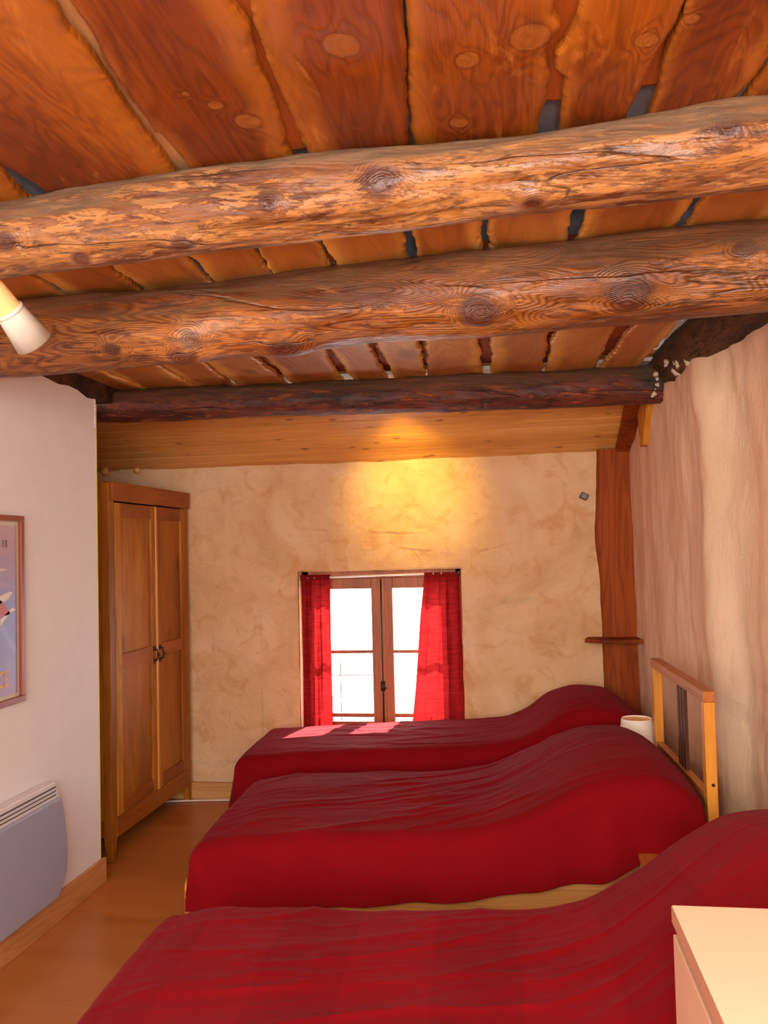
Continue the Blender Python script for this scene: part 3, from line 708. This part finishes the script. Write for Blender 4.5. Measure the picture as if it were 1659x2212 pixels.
# ------------------------------------------------------------ wardrobe
def wardrobe():
    X, Y0, Y1, H, D = -2.05, 4.16, 5.235, 1.94, .56
    r = empty('wardrobe', (X-D/2, (Y0+Y1)/2, 0)); tag(r, 'tall waxed pine wardrobe with two panelled doors, standing behind the white partition', 'wardrobe')
    ox, oy = X-D/2, (Y0+Y1)/2
    def B(name, a, b, mat, par=r, bev=.003):
        return box(name, (a[0]-ox, a[1]-oy, a[2]), (b[0]-ox, b[1]-oy, b[2]), mat, par, bev)
    for (xa, xb, ya, yb) in ((X-.045, X, Y0, Y0+.055), (X-.045, X, Y1-.055, Y1), (X-D, X-D+.045, Y0, Y0+.055), (X-D, X-D+.045, Y1-.055, Y1)):
        bm = bmesh.new(); add_box(bm, (xa-ox, ya-oy, .10), (xb-ox, yb-oy, H))
        cx, cy = (xa+xb)/2-ox, (ya+yb)/2-oy
        fx = xb-ox if xb == X else xa-ox; fy = ya-oy if ya == Y0 else yb-oy
        ww = .034
        sx = -1 if xb == X else 1; sy = 1 if ya == Y0 else -1
        top = [(xa-ox, ya-oy, .10), (xb-ox, ya-oy, .10), (xb-ox, yb-oy, .10), (xa-ox, yb-oy, .10)]
        bot = [(fx, fy, 0), (fx+sx*.03, fy, 0), (fx+sx*.03, fy+sy*.028, 0), (fx, fy+sy*.028, 0)]
        bot = [(fx+(sx*.03 if (p[0] != fx) else 0), fy+(sy*.028 if (p[1] != fy) else 0), 0) for p in top]
        va = [bm.verts.new(p) for p in top]; vb = [bm.verts.new(p) for p in bot]
        for k in range(4): bm.faces.new((va[k], va[(k+1) % 4], vb[(k+1) % 4], vb[k]))
        bm.faces.new(vb)
        fin_bm(bm, 'corner_post', M['ward'], r, bevel=.003)
    # side panels, back, top, bottom
    for ya, yb in ((Y0+.012, Y0+.03), (Y1-.03, Y1-.012)):
        B('side_panel', (X-D+.04, ya, .12), (X-.04, yb, H-.02), M['ward'])
    for za, zb in ((.12, .205), (.97, 1.06), (1.85, 1.94)):
        B('side_rail', (X-D+.045, Y0+.003, za), (X-.045, Y0+.03, zb), M['ward_h'])
    B('back_panel', (X-D, Y0+.03, .1), (X-D+.015, Y1-.03, H-.01), M['ward'])
    B('top_panel', (X-D+.01, Y0+.01, H-.03), (X-.01, Y1-.01, H-.008), M['ward_h'])
    B('floor_panel', (X-D+.01, Y0+.02, .13), (X-.02, Y1-.02, .15), M['ward_h'])
    B('top_rail', (X-.03, Y0+.01, 1.845), (X+.016, Y1+.004, 1.945), M['ward_h'])
    B('bottom_rail', (X-.03, Y0+.05, .112), (X+.004, Y1-.05, .212), M['ward_h'])
    ym = 4.73
    for (ya, yb, hs) in ((Y0+.060, ym-.003, 1), (ym+.003, Y1-.060, -1)):
        z0, z1 = .215, 1.838
        bm = bmesh.new(); s = .062
        def A(a, b): add_box(bm, (a[0]-ox, a[1]-oy, a[2]), (b[0]-ox, b[1]-oy, b[2]))
        A((X-.018, ya, z0), (X+.006, ya+s, z1)); A((X-.018, yb-s, z0), (X+.006, yb, z1))
        d = fin_bm(bm, 'door', M['ward'], r, bevel=.003)
        for za, zb in ((z1-.075, z1), (z0, z0+.07), (.965, 1.04)): B('door_rail', (X-.018, ya+s, za), (X+.0055, yb-s, zb), M['ward_h'], d)
        B('door_panel', (X-.014, ya+s-.004, z0+.06), (X-.006, yb-s+.004, z1-.07), M['ward'], d)
        if hs > 0: B('door_strip', (X+.004, yb-.012, z0), (X+.014, yb+.010, z1), M['bedpine'], d)
        bm = bmesh.new(); yh = yb-.035 if hs > 0 else ya+.04
        p = Vector((X-ox, yh-oy, .985))
        tube(bm, [p+Vector((0, 0, .035)), p+Vector((.022, 0, .03)), p+Vector((.028, 0, 0)), p+Vector((.022, 0, -.03)), p+Vector((0, 0, -.035))], .005, 8)
        add_box(bm, tuple(p+Vector((.004, -.016, .022))), tuple(p+Vector((.009, .016, .05)))); add_box(bm, tuple(p+Vector((.004, -.016, -.05))), tuple(p+Vector((.009, .016, -.022))))
        bmesh.ops.create_uvsphere(bm, u_segments=10, v_segments=8, radius=.010, matrix=Matrix.Translation(p+Vector((.03, 0, 0))))
        fin_bm(bm, 'door_handle', M['iron'], d, smooth=False)['label'] = 'dark wrought iron pull handle'
wardrobe()

# ------------------------------------------------------------ convector heater
def heater():
    r = empty('wall_heater', (XL, 3.0, .13)); tag(r, 'pale grey electric convector heater with curved end on the white partition', 'heater')
    prof = [(.617, 3.405), (.585, 3.418), (.55, 3.440), (.50, 3.458), (.433, 3.474), (.37, 3.484), (.316, 3.488), (.26, 3.484), (.222, 3.478), (.18, 3.452), (.139, 3.416)]
    def out(d, z0, z1, X):
        pts = []
        for z, y in prof:
            if z0-1e-6 <= z <= z1+1e-6: pts.append((X, y-d-3.0, z-.13))
        return [(X, 2.45-3.0, z1-.13)]+pts+[(X, 2.45-3.0, z0-.13)]
    bm = bmesh.new(); prism(bm, out(0, .139, .617, .055), (-.045, 0, 0)); fin_bm(bm, 'housing', M['heaterw'], r, bevel=.004)
    bm = bmesh.new(); prism(bm, out(.016, .139, .55, .056), (.016, 0, 0)); fin_bm(bm, 'front_panel', M['heater'], r, bevel=.008, seg=3)
    bm = bmesh.new()
    for k, z in enumerate((.560, .576, .592)): add_box(bm, (.050, 2.47-3.0, z-.13), (.0565, 3.405-3.0, z+.006-.13))
    fin_bm(bm, 'outlet_slots', M['slot'], r)
    bm = bmesh.new()
    for k, z in enumerate((.568, .584)): add_box(bm, (.052, 2.47-3.0, z-.13), (.062, 3.41-3.0, z+.005-.13))
    fin_bm(bm, 'louvre', M['heaterw'], r)
    box('wall_mount', (0, -.4, .05), (.015, .3, .4), M['heaterw'], r)
heater()
# ------------------------------------------------------------ poster
def poster():
    r = empty('framed_poster', (XL, 2.9, 1.36)); tag(r, 'framed lilac and blue travel poster on the white partition above the heater', 'poster')
    y0, y1, z0, z1 = 2.62-2.9, 3.240-2.9, .985-1.36, 1.732-1.36
    w_ = .024
    bm = bmesh.new()
    for a, b in (((0, y0, z1-w_), (.022, y1, z1)), ((0, y0, z0), (.022, y1, z0+w_)), ((0, y0, z0+w_), (.022, y0+w_, z1-w_)), ((0, y1-w_, z0+w_), (.022, y1, z1-w_))): add_box(bm, a, b)
    fin_bm(bm, 'frame', M['frame'], r, bevel=.002)
    box('mount', (0, y0+.01, z0+.01), (.008, y1-.01, z1-.01), M['mat'], r, bevel=0)
    t = NT('poster_print'); co = t.obj(); sp = t.n('ShaderNodeSeparateXYZ'); t.put(sp.inputs[0], co)
    g = t.math('ADD', t.rng(sp.outputs[2], -.34, .34), t.math('MULTIPLY', t.math('SUBTRACT', t.noise(t.vmul(co, (1, 4, 8)), 1.5, 5, 1), .5), .25))
    col = t.ramp(g, [(0, lin(150, 120, 160)), (.3, lin(108, 100, 158)), (.55, lin(118, 112, 164)), (.72, lin(160, 140, 168)), (1, lin(186, 160, 166))])
    br = t.math('ADD', t.math('MULTIPLY', sp.outputs[1], 1.1), sp.outputs[2])
    st = t.rng(t.math('ABSOLUTE', t.math('SUBTRACT', br, .15)), 0, .03, .35, 0)
    col = t.mix(st, col, lin(150, 148, 190))
    pm = t.fin(col, .35, None, .5)
    box('print', (.0, y0+.040, z0+.040), (.0095, y1-.040, z1-.040), pm, r, bevel=0)
    def shape(name, pts, col):
        bm = bmesh.new(); prism(bm, [(.0092, y, z) for y, z in pts], (.0012, 0, 0)); fin_bm(bm, name, plain('ink_'+name, col, .4), r)
    Y = lambda y: y-2.9
    Z = lambda z: z-1.36
    shape('white_wing', [(Y(2.86), Z(1.36)), (Y(3.15), Z(1.43)), (Y(3.172), Z(1.425)), (Y(3.14), Z(1.40)), (Y(2.9), Z(1.33))], lin(214, 204, 180))
    shape('red_body', [(Y(2.95), Z(1.39)), (Y(3.09), Z(1.40)), (Y(3.13), Z(1.37)), (Y(3.16), Z(1.34)), (Y(3.10), Z(1.335)), (Y(2.95), Z(1.30))], lin(176, 60, 40))
    shape('white_tail', [(Y(3.09), Z(1.325)), (Y(3.17), Z(1.365)), (Y(3.192), Z(1.355)), (Y(3.15), Z(1.345)), (Y(3.09), Z(1.30))], lin(220, 208, 186))
    shape('pale_cloud', [(Y(2.8), Z(1.50)), (Y(3.10), Z(1.523)), (Y(3.14), Z(1.518)), (Y(3.06), Z(1.507)), (Y(2.8), Z(1.485))], lin(205, 186, 172))
    def text(s, y, z, size, col, sx=1.0):
        cu = bpy.data.curves.new('lettering', 'FONT'); cu.body = s; cu.size = size; cu.extrude = .0006; cu.offset = .0004; cu.align_x = 'RIGHT'
        o = bpy.data.objects.new('lettering_t', cu); C.objects.link(o); dg = bpy.context.evaluated_depsgraph_get()
        me = bpy.data.meshes.new_from_object(o.evaluated_get(dg)); bpy.data.objects.remove(o); bpy.data.curves.remove(cu)
        me.transform(Matrix.Diagonal((sx, 1, 1, 1)))
        me.transform(Matrix(((0, 0, 1, 0), (1, 0, 0, 0), (0, 1, 0, 0), (0, 0, 0, 1))))
        me.materials.clear()
        q = link('lettering', me, plain('ink_'+s, col, .5), r); q.location = (.0102, y, z)
    text('E R', Y(3.138), Z(1.606), .040, lin(120, 84, 96), .62)
    text('CE', Y(3.140), Z(1.058), .092, lin(214, 160, 70), .60)
poster()

# ------------------------------------------------------------ beds
TH = math.radians(2.6)
def bed(ox, oy, L, W, label, headboard=True, footboard=True, ztop=.475):
    r = empty('bed', (ox, oy, 0), TH); tag(r, label, 'bed', 'single beds in a row')
    box('mattress', (.02, .03, .26), (L-.01, W-.03, ztop), plain('white_mattress', lin(225, 215, 200), .9), r, bevel=.04)
    for y in ((0.0, W-.022) if footboard else (.03, W-.052)): box('side_rail', (.01 if footboard else .06, y, .22), (L, y+.022, .425), M['bedpine_x'], r)
    box('slat_base', (.03, .03, .235), (L-.02, W-.03, .258), M['bedpine_x'], r)
    if footboard:
        bm = bmesh.new(); pts = []; z1 = .345; rr = .03
        for k in range(7):
            a = PI/2*k/6; pts.append((-.022, -.015+rr-rr*math.cos(a), z1-rr+rr*math.sin(a)))
        for k in range(7):
            a = PI/2*k/6; pts.append((-.022, W+.015-rr+rr*math.sin(a), z1-rr+rr*math.cos(a)))
        pts += [(-.022, W+.015, .10), (-.022, -.015, .10)]
        prism(bm, pts, (.024, 0, 0)); fin_bm(bm, 'footboard', M['bedpine_y'], r, bevel=.004)
    for x in (.0 if footboard else .07, L-.05):
        for y in ((.0, W-.045) if footboard else (.05, W-.1)): box('leg', (x, y, 0), (x+.045, y+.045, .20), M['bedpine'], r)
    return r
def headboard(r, L, W, top=1.03):
    for y in (0, W-.045): box('headboard_post', (L, y, 0), (L+.038, y+.045, top-.04), M['bedpine'], r)
    box('headboard_rail', (L-.002, -.003, top-.04), (L+.042, W+.003, top), M['bedpine_y'], r, bevel=.003)
    box('headboard_rail', (L+.004, .045, .60), (L+.034, W-.045, .66), M['bedpine_y'], r)
    box('headboard_rail', (L+.004, .045, .30), (L+.034, W-.045, .38), M['bedpine_y'], r)
    for k in range(3):
        y = W*.5-.10+.045*k
        box('headboard_slat', (L+.012, y, .655), (L+.026, y+.024, top-.035), M['slat'], r, bevel=.001)['label'] = 'dark brown upright slat'
    for z in (.47,):
        bm = bmesh.new(); tube(bm, [(L+.022, -.002, .70), (L+.022, .004, .70)], .006, 12); fin_bm(bm, 'bolt_cap', M['iron'], r)
def spread(name, ox, oy, L, W, prof, hem_near, hem_far, hem_foot, label, seed, hump=(.0, 1.0), headdrop=.10, wr=1.0, flare=.16, mat='red'):
    """bedspread draped over a bed; prof: local x -> height of the top surface"""
    rr = .085
    nu, nv = 250, 210
    ct, st = math.cos(TH), math.sin(TH)
    Lf = L
    def ov(d):   # overshoot -> horizontal, vertical
        q = rr*PI/2
        if d <= 0: return 0, 0
        if d < q: return rr*math.sin(d/rr), rr*(1-math.cos(d/rr))
        return rr+(d-q)*flare, rr+(d-q)
    foot_in, side_in = rr, rr
    def fn(u, v):
        # unfolded coordinates
        fx = .22; 
        hf = hem_foot+rr*PI/2-rr
        a = -hf+(u/fx)*hf if u < fx else (u-fx)/(1-fx)*(Lf-foot_in)
        bx = max(0, -a); xin = foot_in+max(0, a)
        xl = xin
        zt0 = smootht(prof, xl); hn = zt0-lerpt(hem_near, xl)+rr*PI/2-rr; hfar = zt0-lerpt(hem_far, xl)+rr*PI/2-rr
        n0, n1 = .30, .78
        if v < n0: b = -hn*(1-v/n0)
        elif v > n1: b = (W-2*side_in)+hfar*(v-n1)/(1-n1)
        else: b = (v-n0)/(n1-n0)*(W-2*side_in)
        by0 = max(0, -b); by1 = max(0, b-(W-2*side_in)); yin = side_in+min(max(0, b), W-2*side_in)
        dy = by0 if by0 > 0 else by1; sy = -1 if by0 > 0 else 1
        d = max(bx, dy)
        if d > 0:
            h, vd = ov(d)
            ln = math.hypot(bx, dy); nx_, ny_ = -bx/ln, sy*dy/ln
            # rounded square corner
            k = 1.0/max(abs(nx_), abs(ny_)); k = 1+(k-1)*.45
            x = xin+nx_*h*k; y = yin+ny_*h*k
            # folds on the hanging part
            s = x*abs(ny_)+y*abs(nx_)
            f = max(0, d-rr*1.2)
            fo = f*(.10*math.sin(s*11+seed)+.10*math.sin(s*23+seed*2.3+1.2*math.sin(s*4)))*.6+.012*min(1, f*8)*N(s*6, d*3, seed)
            x += nx_*fo; y += ny_*fo
        else: x, y, vd = xin, yin, 0
        yy = (yin-W/2)/(W/2)
        base = lerpt(prof, 0.4)
        zt = smootht(prof, xin)
        hm = max(0, zt-base)
        zt -= hm*(.10*abs(yy)**2+.12*abs(yy)**6)
        zt -= .012*yy*yy
        # wrinkles running along the bed on the top, drawn from the pillow
        px, py = xin, yin
        e = math.exp(-((d/.12)**2))
        rid = 1-abs(N(px*1.1+seed*3, py*6.0+.6*math.sin(px*1.8+seed)-.5*px, seed, 2))*2.4
        rid2 = 1-abs(N(px*2.6+seed, py*11-1.5*px, seed+4, 2))*2.2
        mm = max(0, min(1, 1.25-abs(px-.8)/.9))
        zt += wr*e*(.0085*max(0, rid)**3+.003*max(0, rid2)**3)*mm+.006*N(px*2.5, py*2.5, seed+2, 3)
        z = zt-vd
        zfl = .02
        if z < zfl: z = zfl+.0*(zfl-z)
        return (ox+x*ct-y*st, oy+x*st+y*ct, z)
    me = grid_mesh(name, nu, nv, fn, None, lambda u, v: (u*(L+hem_foot), v*(W+.6)))
    o = link(name, me, M[mat])
    md = o.modifiers.new('solid', 'SOLIDIFY'); md.thickness = .006; md.offset = -1
    tag(o, label, 'bedspread', 'red bedspreads')
    return o
# bed 2 (middle) : near foot corner
B2 = (-1.225, 3.115); L2 = 1.885
r2 = bed(*B2, L2, .90, 'middle pine single bed with open headboard of dark slats against the right wall')
headboard(r2, L2, .90)
spread('bedspread', -1.225, 3.045, L2-.02, .97, [(0, .485), (.25, .525), (.8, .538), (1.1, .570), (1.30, .650), (1.46, .735), (1.60, .770), (1.70, .772), (1.78, .745), (1.87, .67)],
       [(0, .26), (.3, .28), (.9, .315), (1.2, .36), (1.5, .425), (1.64, .49), (1.75, .50), (1.87, .50)], [(0, .25), (1.9, .25)], .20, 'red bedspread on the middle bed, falling low over its near side', 2.0)
# bed 3 (far)
B3 = (-1.455, 4.26); L3 = 2.12
bed(*B3, L3, .80, 'farthest pine single bed, hidden under its red cover below the window', False, False)
spread('bedspread', *B3, L3, .78, [(0, .515), (.35, .535), (.84, .557), (1.15, .569), (1.42, .596), (1.55, .649), (1.68, .745), (1.83, .785), (1.95, .772), (2.04, .715), (2.12, .64)],
       [(0, .2), (2.2, .2)], [(0, .2), (2.2, .2)], .32, 'red bedspread on the farthest bed, sunlit below the window', 5.0, wr=.8)
# bed 1 (nearest)
B1 = (-1.03, 1.615); L1 = 1.90
bed(*B1, L1, .86, 'nearest pine single bed in the foreground, entirely under its red cover', False, False)
spread('bedspread', *B1, L1, .86, [(0, .50), (.2, .548), (.8, .552), (1.05, .556), (1.22, .590), (1.38, .685), (1.52, .79), (1.65, .86), (1.76, .872), (1.84, .83), (1.90, .75)],
       [(0, .2), (2.2, .2)], [(0, .26), (1.0, .27), (2.2, .27)], .24, 'red bedspread with faint woven bands on the nearest bed in the foreground', 8.0, mat='red_band')

# ------------------------------------------------------------ nightstands, lamp, chest
def nightstand(x0, y0, x1, y1, h, label):
    r = empty('nightstand', ((x0+x1)/2, (y0+y1)/2, 0)); tag(r, label, 'nightstand')
    w_, d = (x1-x0)/2, (y1-y0)/2
    box('top', (-w_-.005, -d, h-.02), (w_, d, h), M['bedpine_y'], r)
    box('side_panel', (-w_+.012, -d, 0), (w_, -d+.016, h-.02), M['cream'], r); box('side_panel', (-w_+.012, d-.016, 0), (w_, d, h-.02), M['cream'], r)
    box('back_panel', (w_-.01, -d+.016, .03), (w_, d-.016, h-.02), M['cream'], r)
    dr = box('drawer', (-w_, -d+.004, h-.20), (-w_+.25, d-.004, h-.026), M['cream'], r)
    box('lower_door', (-w_, -d+.004, .05), (-w_+.014, d-.004, h-.206), M['cream'], r)
    bm = bmesh.new(); bmesh.ops.create_uvsphere(bm, u_segments=14, v_segments=10, radius=.012, matrix=Matrix.Translation((-w_-.012, 0, h-.11))); fin_bm(bm, 'knob', M['bedpine'], dr, smooth=True)
nightstand(.405, 2.70, .83, 3.09, .495, 'cream nightstand with pine top between the nearest and middle beds')
nightstand(.44, 4.125, .74, 4.305, .520, 'cream nightstand carrying the lamp between the middle and farthest beds')
def lathe(bm, pr, seg=40, c=(0, 0)):
    rings = [[bm.verts.new((c[0]+r_*math.cos(2*PI*k/seg), c[1]+r_*math.sin(2*PI*k/seg), z)) for k in range(seg)] for r_, z in pr]
    for a, b in zip(rings, rings[1:]):
        for k in range(seg): bm.faces.new((a[k], a[(k+1) % seg], b[(k+1) % seg], b[k]))
def table_lamp():
    r = empty('table_lamp', (.560, 4.215, .520)); tag(r, 'small bedside lamp with a white tapered shade behind the middle bed', 'lamp')
    bm = bmesh.new(); lathe(bm, [(.001, 0), (.05, 0), (.052, .008), (.03, .02), (.018, .05), (.022, .08), (.010, .095), (.001, .097)]); fin_bm(bm, 'base', M['plastic'], r, smooth=True)
    bm = bmesh.new(); lathe(bm, [(.092, .07), (.070, .213), (.068, .213), (.090, .07), (.092, .07)], 48); fin_bm(bm, 'lamp_shade', M['shade'], r)
    bm = bmesh.new(); bmesh.ops.create_uvsphere(bm, u_segments=20, v_segments=14, radius=.026, matrix=Matrix.Translation((0, 0, .125))); fin_bm(bm, 'bulb', M['bulb'], r, smooth=True)
    bm = bmesh.new(); lathe(bm, [(.001, .205), (.069, .205), (.069, .208), (.001, .208)], 48); fin_bm(bm, 'diffuser', M['bulb'], r)['label'] = 'warm peach top disc'
table_lamp()
def chest():
    x0, x1, y0, y1, h = .243, .78, .75, 1.487, .97
    r = empty('chest_of_drawers', (x0, y0, 0)); tag(r, 'cream laminate chest of drawers in the bottom right foreground', 'chest')
    W, D = x1-x0, y1-y0
    box('top', (0, 0, h-.028), (W, D, h), M['cream'], r, bevel=.0015)
    box('shaded_edge', (-.0012, .001, h-.027), (.0005, D-.001, h-.001), M['slabedge'], r, bevel=0)['label'] = 'beige slab edge with shade painted in'
    box('side_panel', (.03, D-.018, 0), (W, D-.003, h-.028), M['cream_shaded'], r); box('side_panel', (.03, .003, 0), (W, .018, h-.028), M['cream_shaded'], r)
    box('back_panel', (W-.01, .018, .02), (W, D-.018, h-.028), M['cream_shaded'], r)
    box('plinth', (.04, .018, 0), (.055, D-.018, .06), M['cream_shaded'], r)
    zs_ = [.065, .36, .655, .932]
    for a, b in zip(zs_, zs_[1:]):
        d = box('drawer', (.0, .002, a+.006), (.018, D-.002, b-.008), M['cream_shaded'], r, bevel=.0015)
        box('drawer_box', (.024, .03, a+.02), (W-.03, D-.03, b-.04), M['cream'], d)
chest()
# ------------------------------------------------------------ ceiling spotlight at the upper left
def spot():
    Yd = 1.95
    end = Vector((-1.217, 2.06, 2.126)); mid_ = Vector((-1.243, 1.99, 2.191)); back = Vector((-1.266, 1.92, 2.254))
    r = empty('ceiling_spotlight', back); tag(r, 'silver cup spotlight with peach glass neck at the upper left', 'spotlight')
    ax = (end-back).normalized(); L = (end-back).length
    Mx = ax.to_track_quat('Z', 'Y').to_matrix().to_4x4()
    Lm = (mid_-back).length
    def lt(name, pr, mat, sm=True):
        bm = bmesh.new(); lathe(bm, pr, 56); bm.transform(Mx); o = fin_bm(bm, name, mat, r, smooth=sm)
        if sm:
            for p in o.data.polygons: p.use_smooth = True
        return o
    lt('glass_neck', [(.001, -.02), (.028, -.02), (.031, 0), (.0345, Lm)], M['bulb'])['label'] = 'peach glass neck'
    lt('collar', [(.0345, Lm-.006), (.0385, Lm-.005), (.0385, Lm+.004), (.036, Lm+.005)], M['silver'])
    lt('shade_cup', [(.0365, Lm), (.0500, L), (.0485, L), (.034, Lm+.01), (.001, Lm+.01)], M['silver'])
    bm = bmesh.new(); tube(bm, [back-ax*.015, back-ax*.05+Vector((0, 0, .02)), Vector((back.x-.06, back.y, 2.415))], .008); bm.transform(Matrix.Translation(-back)); fin_bm(bm, 'arm', M['silver'], r, smooth=True)
    bm = bmesh.new(); lathe(bm, [(.001, 0), (.04, 0), (.045, .02), (.001, .02)], 32); bm.transform(Matrix.Translation(Vector((back.x-.06, back.y, 2.40))-back)); fin_bm(bm, 'ceiling_mount', M['silver'], r)
spot()
